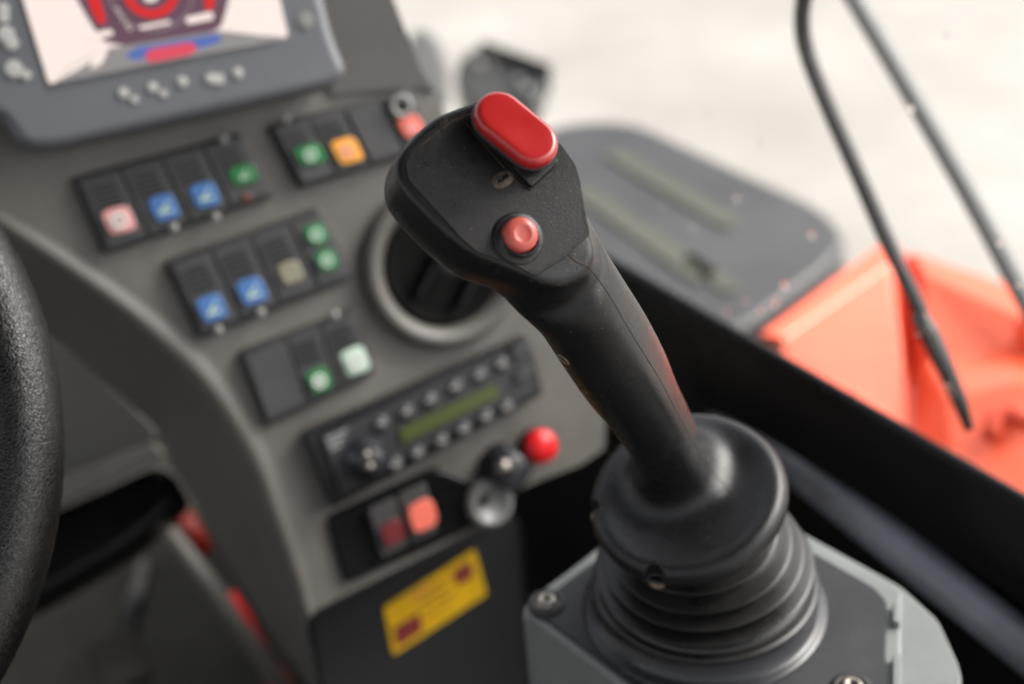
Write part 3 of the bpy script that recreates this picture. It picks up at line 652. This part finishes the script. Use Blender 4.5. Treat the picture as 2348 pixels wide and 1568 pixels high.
def sdf(P, dt=np.float32):
    """P (...,3) camera coords"""
    q = P - A0.astype(P.dtype)
    a = q @ Aax.astype(P.dtype); s = q @ Sax.astype(P.dtype); b = q @ Bax.astype(P.dtype)
    cs = np.interp(a, tab[:, 0], tab[:, 1]); cb = np.interp(a, tab[:, 0], tab[:, 2]); ww = np.interp(a, tab[:, 0], tab[:, 3])
    x = (s - cs) / ww; bb = ww * np.interp(a, [0, AL * .5, AL * .85], [1.12, 1.1, .92]); y = (b - cb) / bb
    # ridge: right flank flattened
    rr = (np.abs(x) ** 2.2 + np.abs(y) ** 2.2 + 1e-9) ** (1 / 2.2)
    dg = (rr - 1) * ww
    fl = x * .80 + y * .60 - .915 ; dg = smax(dg, fl * ww, .004)
    dg = smax(dg, (tab[0, 0] + .002) - a, .006); dg = smax(dg, a - AL, .004)
    # head
    h = P - Ho.astype(P.dtype)
    u = h @ He1.astype(P.dtype); v = h @ He2.astype(P.dtype); z = h @ Hn.astype(P.dtype)
    d2 = poly_sd(u, v, rim_uv)
    d2 = d2 + .0006 - .0010 * np.exp(-((z + .013) / .008) ** 2)
    dh = smax(d2, z - hface(u, v), .0026)
    dh = smax(dh, -(z + .033), .014)
    # flange
    f = P - Fc.astype(P.dtype); fz = f @ FA.astype(P.dtype); fr_ = np.sqrt(np.maximum((f * f).sum(-1) - fz * fz, 1e-12))
    top = .0010 + .0030 * np.exp(-((fr_ - .036) / .008) ** 2)
    df = smax(fr_ - .0405, fz - top, .0060); df = smax(df, -(fz + .0080), .006)
    d = smin(dg, dh, .011)
    d = smin(d, df, .021)
    for c, ax, r, L0, L1 in holes:
        k = P - c.astype(P.dtype); kz = k @ ax.astype(P.dtype); kr = np.sqrt(np.maximum((k * k).sum(-1) - kz * kz, 1e-12))
        d = smax(d, -np.maximum(kr - r, np.maximum(kz - L1, L0 - kz)), .0008)
    return d
def flange_rim(xp, yp):
    """point of the flange's rim seen at a pixel"""
    best = None
    f1 = np.cross(FA, [0, 0, 1]); f1 /= np.linalg.norm(f1); f2 = np.cross(FA, f1)
    for i in range(720):
        an = math.pi * i / 360; p = Fc + (f1 * math.cos(an) + f2 * math.sin(an)) * .0412
        X = CX + p[0] / p[2] * FPX; Y = CY - p[1] / p[2] * FPX; e = (X - xp) ** 2 + (Y - yp) ** 2
        if best is None or e < best[0]: best = (e, p)
    return best[1]
hp1 = flange_rim(1505, 1288); hp2 = flange_rim(1360, 1172)
for hp in (hp1, hp2):
    holes.append((hp + (Fc - hp) * .03 + FA * .0, FA, .0040, -.004, .02))

def surface_nets(VX):
    lo = np.array([-.058, -.062, -.062]); hi = np.array([.066, .050, AL + .02])
    n = np.ceil((hi - lo) / VX).astype(int)
    D = np.empty(n, np.float32)
    si = lo[0] + np.arange(n[0]) * VX; bi = lo[1] + np.arange(n[1]) * VX; ai = lo[2] + np.arange(n[2]) * VX
    SS, BB = np.meshgrid(si, bi, indexing='ij')
    for k in range(n[2]):
        P = A0 + SS[..., None] * Sax + BB[..., None] * Bax + ai[k] * Aax
        D[:, :, k] = sdf(P.astype(np.float32))
    I = D < 0
    c = np.zeros(tuple(n - 1), int)
    for dx in (0, 1):
        for dy in (0, 1):
            for dz in (0, 1): c += I[dx:n[0] - 1 + dx, dy:n[1] - 1 + dy, dz:n[2] - 1 + dz]
    act = (c > 0) & (c < 8); idx = np.full(act.shape, -1, int); cells = np.argwhere(act); idx[act] = np.arange(len(cells))
    acc = np.zeros((len(cells), 3)); cnt = np.zeros(len(cells))
    corners = [(x, y, z) for x in (0, 1) for y in (0, 1) for z in (0, 1)]
    for p in corners:
        for ax in range(3):
            if p[ax]: continue
            q = list(p); q[ax] = 1
            a = D[tuple((cells + p).T)]; b = D[tuple((cells + q).T)]; mk = (a < 0) != (b < 0)
            t = np.where(mk, a / np.where(a - b == 0, 1, a - b), 0)
            pt = np.array(p) + t[:, None] * (np.array(q) - np.array(p)); acc[mk] += pt[mk]; cnt[mk] += 1
    V = lo + (cells + acc / cnt[:, None]) * VX
    Fs = []
    for ax in range(3):
        o1, o2 = [(1, 2), (2, 0), (0, 1)][ax]
        sl = [slice(1, n[i] - 1) for i in range(3)]
        a = I[tuple(sl)]; sl2 = list(sl); sl2[ax] = slice(2, n[ax]); b = I[tuple(sl2)]
        ch = np.argwhere(a != b) + 1
        e1_ = np.zeros(3, int); e1_[o1] = 1; e2_ = np.zeros(3, int); e2_[o2] = 1
        flip = I[tuple(ch.T)]
        ok = np.all(ch < (np.array(act.shape)), axis=1); ch = ch[ok]; flip = flip[ok]
        q = np.stack([idx[tuple((ch - e1_ - e2_).T)], idx[tuple((ch - e2_).T)], idx[tuple(ch.T)], idx[tuple((ch - e1_).T)]], 1)
        q = np.where(flip[:, None], q, q[:, ::-1]); Fs.append(q)
    Fs = np.concatenate(Fs); Fs = Fs[(Fs >= 0).all(1)]
    P = A0 + V[:, 0:1] * Sax + V[:, 1:2] * Bax + V[:, 2:3] * Aax
    for _ in range(3):
        d = sdf(P); e = 2e-4
        g_ = np.stack([(sdf(P + e * np.eye(3)[i]) - sdf(P - e * np.eye(3)[i])) / (2 * e) for i in range(3)], 1)
        g2 = (g_ ** 2).sum(1); P = P - g_ * (np.clip(d, -.0006, .0006) / np.maximum(g2, .25))[:, None]
    return P, Fs
P_, Q_ = surface_nets(.00085)
Mw = np.array([[R.x, U.x, F.x], [R.y, U.y, F.y], [R.z, U.z, F.z]])
W_ = P_ @ Mw.T + np.array(LOC)
jl = np.array(js.location)
me = bpy.data.meshes.new('grip'); me.from_pydata((W_ - jl).tolist(), [], Q_.tolist()); me.update()
bm = bmesh.new(); bm.from_mesh(me); bmesh.ops.recalc_face_normals(bm, faces=bm.faces)
for f in bm.faces: f.smooth = True
bm.to_mesh(me); bm.free()
me.materials.append(M['grip'])
grip = bpy.data.objects.new('grip', me); COL.objects.link(grip); grip.parent = js
bvh = BVHTree.FromPolygons([tuple(v) for v in W_], Q_.tolist())
def hit(x, y):
    r = ray(x, y).normalized(); h = bvh.ray_cast(LOC, r)
    if h[0] is None: return None, None
    n = h[1] if h[1].dot(r) < 0 else -h[1]
    return h[0], n
def seam(pts, wdt, material, name='parting_line', n=10, lift=.00005):
    P = [];
    for p in crom(pts, n):
        h, nn = hit(p[0], p[1])
        if h is not None: P.append((h, nn))
    if len(P) < 3: return
    bm = bmesh.new(); rows = []
    for i, (h, nn) in enumerate(P):
        t = (P[min(i + 1, len(P) - 1)][0] - P[max(i - 1, 0)][0]).normalized(); s = nn.cross(t).normalized()
        rows.append([bm.verts.new(h + s * wdt * a + nn * (lift + b)) for a, b in ((-1.1, -.0002), (-1, 0), (0, .00003), (1, 0), (1.1, -.0002))])
    for A, B in zip(rows, rows[1:]):
        for i in range(4): bm.faces.new((A[i], A[i + 1], B[i + 1], B[i]))
    return link(name, bm, material, grip, smooth=True)
seam([(1303, 583), (1322, 600), (1347, 612), (1371, 640), (1403, 688), (1455, 777), (1508, 862), (1548, 938), (1588, 1012), (1622, 1068), (1684, 1138), (1732, 1188), (1745, 1205)], .00022, M['seam'], n=24)
seam([(1305, 585), (1320, 599), (1345, 611)], .0002, M['seamd'], n=16, lift=.00012)
seam([(1007, 261), (1020, 274), (1029, 284)], .0002, M['seamd'], n=8)

# --- faceplate following the two-plane face
def face_obj(name, pts, h0, h1, material, parent, r=0, bevel=0, extra=None, smooth=True, shrink=0):
    """polygon on the bent head face: triangulated finely enough to follow hface"""
    uvs = rnd(pxuv(HPl, pts), r, 5)
    bm = bmesh.new(); add_prism(bm, HPl, uvs, h0, h1)
    for k in range(-6, 12):
        p = HPl.w(cra[0] + cn[0] * k * .002, cra[1] + cn[1] * k * .002)
        bmesh.ops.bisect_plane(bm, geom=bm.verts[:] + bm.edges[:] + bm.faces[:], plane_co=p, plane_no=HPl.e1 * float(cn[0]) + HPl.e2 * float(cn[1]))
    for v in bm.verts:
        u, w_ = HPl.uv(v.co); v.co += HPl.n * float(hface(np.float64(u), np.float64(w_)))
    return link(name, bm, material, parent, bevel, smooth=smooth)
plate_px = [(1079, 262), (1028, 284), (985, 318), (939, 357), (930, 382), (938, 414), (1000, 482), (1057, 545), (1093, 575), (1150, 592), (1203, 611), (1232, 625), (1302, 581), (1356, 529), (1340, 473), (1327, 409), (1317, 378), (1288, 338), (1240, 290), (1190, 240)]
fp = face_obj('faceplate', plate_px, -.003, .00035, M['plate'], js, r=.0012, bevel=.00025)
# dark gap around the plate
def on_face(x, y, h=0):
    p = HPl.at(x, y); u, v = HPl.uv(p); return HPl.w(u, v, float(hface(np.float64(u), np.float64(v))) + h)
def face_line(name, pts, rad, material, parent, h=0, closed=False):
    bm = bmesh.new(); P = [on_face(p[0], p[1], h) for p in pts]
    if closed: P.append(P[0])
    Q = []
    for a, b_ in zip(P, P[1:]): Q += [a.lerp(b_, k / 4) for k in range(4)]
    Q.append(P[-1]); add_tube(bm, Q, rad, 6, up=HPl.n); return link(name, bm, material, parent, smooth=True)
gap = rnd(plate_px, 8, 4)
face_line('plate_gap', gap, .00034, M['seam'], js, h=.00005, closed=True)
inner = [(1093 + 6, 575 - 5), (1150, 587), (1206, 606), (1232, 619), (1298, 577), (1350, 526), (1335, 473)]
face_line('plate_score', inner, .00009, M['seam'], js, h=.00035)
face_line('plate_dirt', [(1079, 262), (1050, 274), (1030, 283), (1010, 298), (985, 318), (955, 343)], .00022, M['seamd'], js, h=.00022)

# --- red rocker on its pedestal
rkp = HPl
ped = [(1070, 270), (1134, 224), (1277, 376), (1214, 434)]
face_obj('rocker_pedestal', ped, -.001, .0022, M['plate'], js, r=.0012, bevel=.0006)
face_line('pedestal_gap', [(1070, 272), (1214, 436), (1279, 377)], .00030, M['seam'], js, h=.0004)
face_line('pedestal_dust', [(1066, 282), (1100, 324), (1140, 368), (1175, 408), (1196, 430)], .00016, M['seamd'], js, h=.0004)
def stadium(c1, c2, r, n=20):
    a = Vector(c1); b_ = Vector(c2); d = (b_ - a).normalized(); q = Vector((-d.y, d.x)); out = []
    for i in range(n + 1):
        t = math.pi * i / n; out.append(a + (q * math.cos(t) - d * math.sin(t)) * r)
    for i in range(n + 1):
        t = math.pi * i / n; out.append(b_ + (-q * math.cos(t) + d * math.sin(t)) * r)
    return out
RK = Plane(HPl.w(*pxuv(HPl, [(1181, 300)])[0], 0), (HPl.n * 1.0 + HPl.e1 * .05 + HPl.e2 * .10).normalized())
def stad_stack(name, c1, c2, levels, material, parent):
    """levels: (radius, height) rings"""
    bm = bmesh.new(); rings = []
    for r, h in levels: rings.append([bm.verts.new(RK.w(p[0], p[1], h)) for p in stadium(c1, c2, r)])
    n = len(rings[0])
    for A, B in zip(rings, rings[1:]):
        for i in range(n): bm.faces.new((A[i], A[(i + 1) % n], B[(i + 1) % n], B[i]))
    bm.faces.new(rings[-1]); bm.faces.new(rings[0][::-1]); return link(name, bm, material, parent, smooth=True)
topc = pxuv(RK, [(1152, 259), (1224, 318)], .0085); r0 = .0083
rock = stad_stack('rocker_button', topc[0], topc[1], [(r0 - .0005, .0040), (r0, .0046), (r0, .0062), (r0 - .0002, .0072), (r0 - .0006, .0079), (r0 - .0012, .0084), (r0 - .0018, .0086), (r0 - .0026, .0087), (r0 - .0050, .0086)], M['red'], js)
stad_stack('rocker_boot', topc[0], topc[1], [(r0 - .0012, -.001), (r0 - .0004, .0022), (r0 + .0003, .0034), (r0 + .0004, .0042), (r0 - .0002, .0046), (r0 - .001, .0047)], M['boot'], js)

# --- coral push button with its well
def bplane(x, y):
    p = on_face(x, y); u, v = HPl.uv(p)
    n = (HPl.n + (HPl.e1 * float(cn[0]) + HPl.e2 * float(cn[1])) * .17).normalized(); return p, n
bc, bn = bplane(1189, 545)
bc2 = bplane(1185, 541)[0]
lathe('button_well', bc, bn, [(.0076, -.002), (.0079, .0001), (.0082, .0006), (.0078, .0009), (.0070, .0011), (.0060, .0016), (.0059, .0030), (.0056, .0034), (.0053, .0032), (.0052, .0)], M['well'], js, 72)
lathe('push_button', bc2, bn, [(.0054, .0), (.0054, .0042), (.0052, .0050), (.0045, .0056), (.0036, .0059), (.0030, .0060), (.0027, .0060), (.0024, .00585), (.0021, .00575), (.0010, .0057), (0, .0057)], M['coral'], js, 64)
face_line('well_dust', [(1195 + 57 * math.cos(a), 548 + 56 * math.sin(a)) for a in [i * .2 + 2.2 for i in range(12)]], .00012, M['seamd'], js, h=.0004)
# --- small emblem: oval recess with zigzag
ang = math.radians(-28)
def rot(a, b): return (1151 + a * math.cos(ang) - b * math.sin(ang), 413 + a * math.sin(ang) + b * math.cos(ang))
em = face_obj('oval_emblem', [rot(27 * math.cos(t_), 18 * math.sin(t_)) for t_ in [k * math.pi / 14 for k in range(28)]], .0001, .00050, mat('emblem_dust', (.12, .098, .078), .9, bump=.8, bscale=1800, mottle=.6, mscale=500), js)
face_obj('emblem_mark', [rot(*p) for p in ((-15, 8), (-9, -6), (-2, 0), (6, -8), (12, -6), (20, 0), (12, 4), (5, 2), (-3, 9), (-9, 4))], .0003, .00075, M['well'], em)

# --- screws seen in the notches and the grip hole
for hp in (hp1, hp2):
    c = cw(hp + (Fc - hp) * .09 - FA * .0044); lathe('screw', c, cdir(FA), [(.0038, -.002), (.0038, 0), (.0012, 0), (.0010, -.0008), (0, -.0008)], M['brass'], grip, 24)
h, nn = hit(1291, 824)
if h is None: h, nn = hit(1296, 822)
if h is not None:
    ax_ = (nn * .7 - R * .4).normalized()
    s = lathe('grip_screw_hole', h, nn, [(.0026, -.0006), (.0026, .0002), (.0020, .0003), (.0019, -.0003), (0, -.0003)], M['brass'], grip, 24)

# --- bellows
fw = cw(Fc); fa = cdir(FA); bc0 = BP.at(1614, 1392)
rings = []; NB = 5; prof = []
top_c = fw - fa * .004; bot_c = bc0 + Z * .016
steps = 170
def brad(t):
    base = float(np.interp(t, [0, .26, .37, .52, .66, .80, .92, 1], [.0270, .0268, .0305, .0356, .0400, .0436, .0454, .0456]))
    ph = float(np.interp(t, [0, .23, .30, .37, .52, .66, .80, .89, 1], [-.5, -.5, 0, .5, 1.5, 2.5, 3.5, 4.0, 4.0]))
    w_ = (.5 - .5 * math.cos(2 * math.pi * ph)) ** 2.2
    k_ = min(1, max(0, (t - .80) / .17)); amp = .0036 * (1 - k_ * k_ * (3 - 2 * k_))
    return base + amp * (w_ - .55) * 1.8
bm = bmesh.new(); seg = 96
for i in range(steps + 1):
    t_ = i / steps
    # hermite centre line from flange axis to vertical
    p0, p1 = top_c, bot_c; m0 = -fa * .06; m1 = -Z * .05
    c = p0 * (2 * t_ ** 3 - 3 * t_ ** 2 + 1) + m0 * (t_ ** 3 - 2 * t_ ** 2 + t_) + p1 * (-2 * t_ ** 3 + 3 * t_ ** 2) + m1 * (t_ ** 3 - t_ ** 2)
    ax = (fa * (1 - t_) + Z * t_).normalized(); s = (R - ax * R.dot(ax)).normalized(); q = ax.cross(s); r = brad(t_)
    rings.append([bm.verts.new(c + ax * .0003 * math.sin(2 * a + 5 * t_) * (1 - t_) + (s * math.cos(a) + q * math.sin(a)) * (r + .00018 * math.sin(3 * a + 9 * t_) * math.sin(math.pi * t_))) for a in [2 * math.pi * k / seg for k in range(seg)]])
for A, B in zip(rings, rings[1:]):
    for i in range(seg): bm.faces.new((A[i], A[(i + 1) % seg], B[(i + 1) % seg], B[i]))
link('bellows', bm, M['rubber'], js, smooth=True)
lathe('bellows_lip', bc0, Z, [(.0440, .0172), (.0462, .0176), (.0480, .0170), (.0487, .0158), (.0483, .0146), (.0466, .0140), (.045, .0138)], M['rubber'], js, 96)
lathe('base_collar', bc0, Z, [(.0452, .0150), (.0464, .0140), (.0470, .0125), (.0482, .0045), (.0500, .0034), (.0522, .0032), (.0530, .0024), (.0532, -.001), (.044, -.001)], M['blackg'], js, 96)
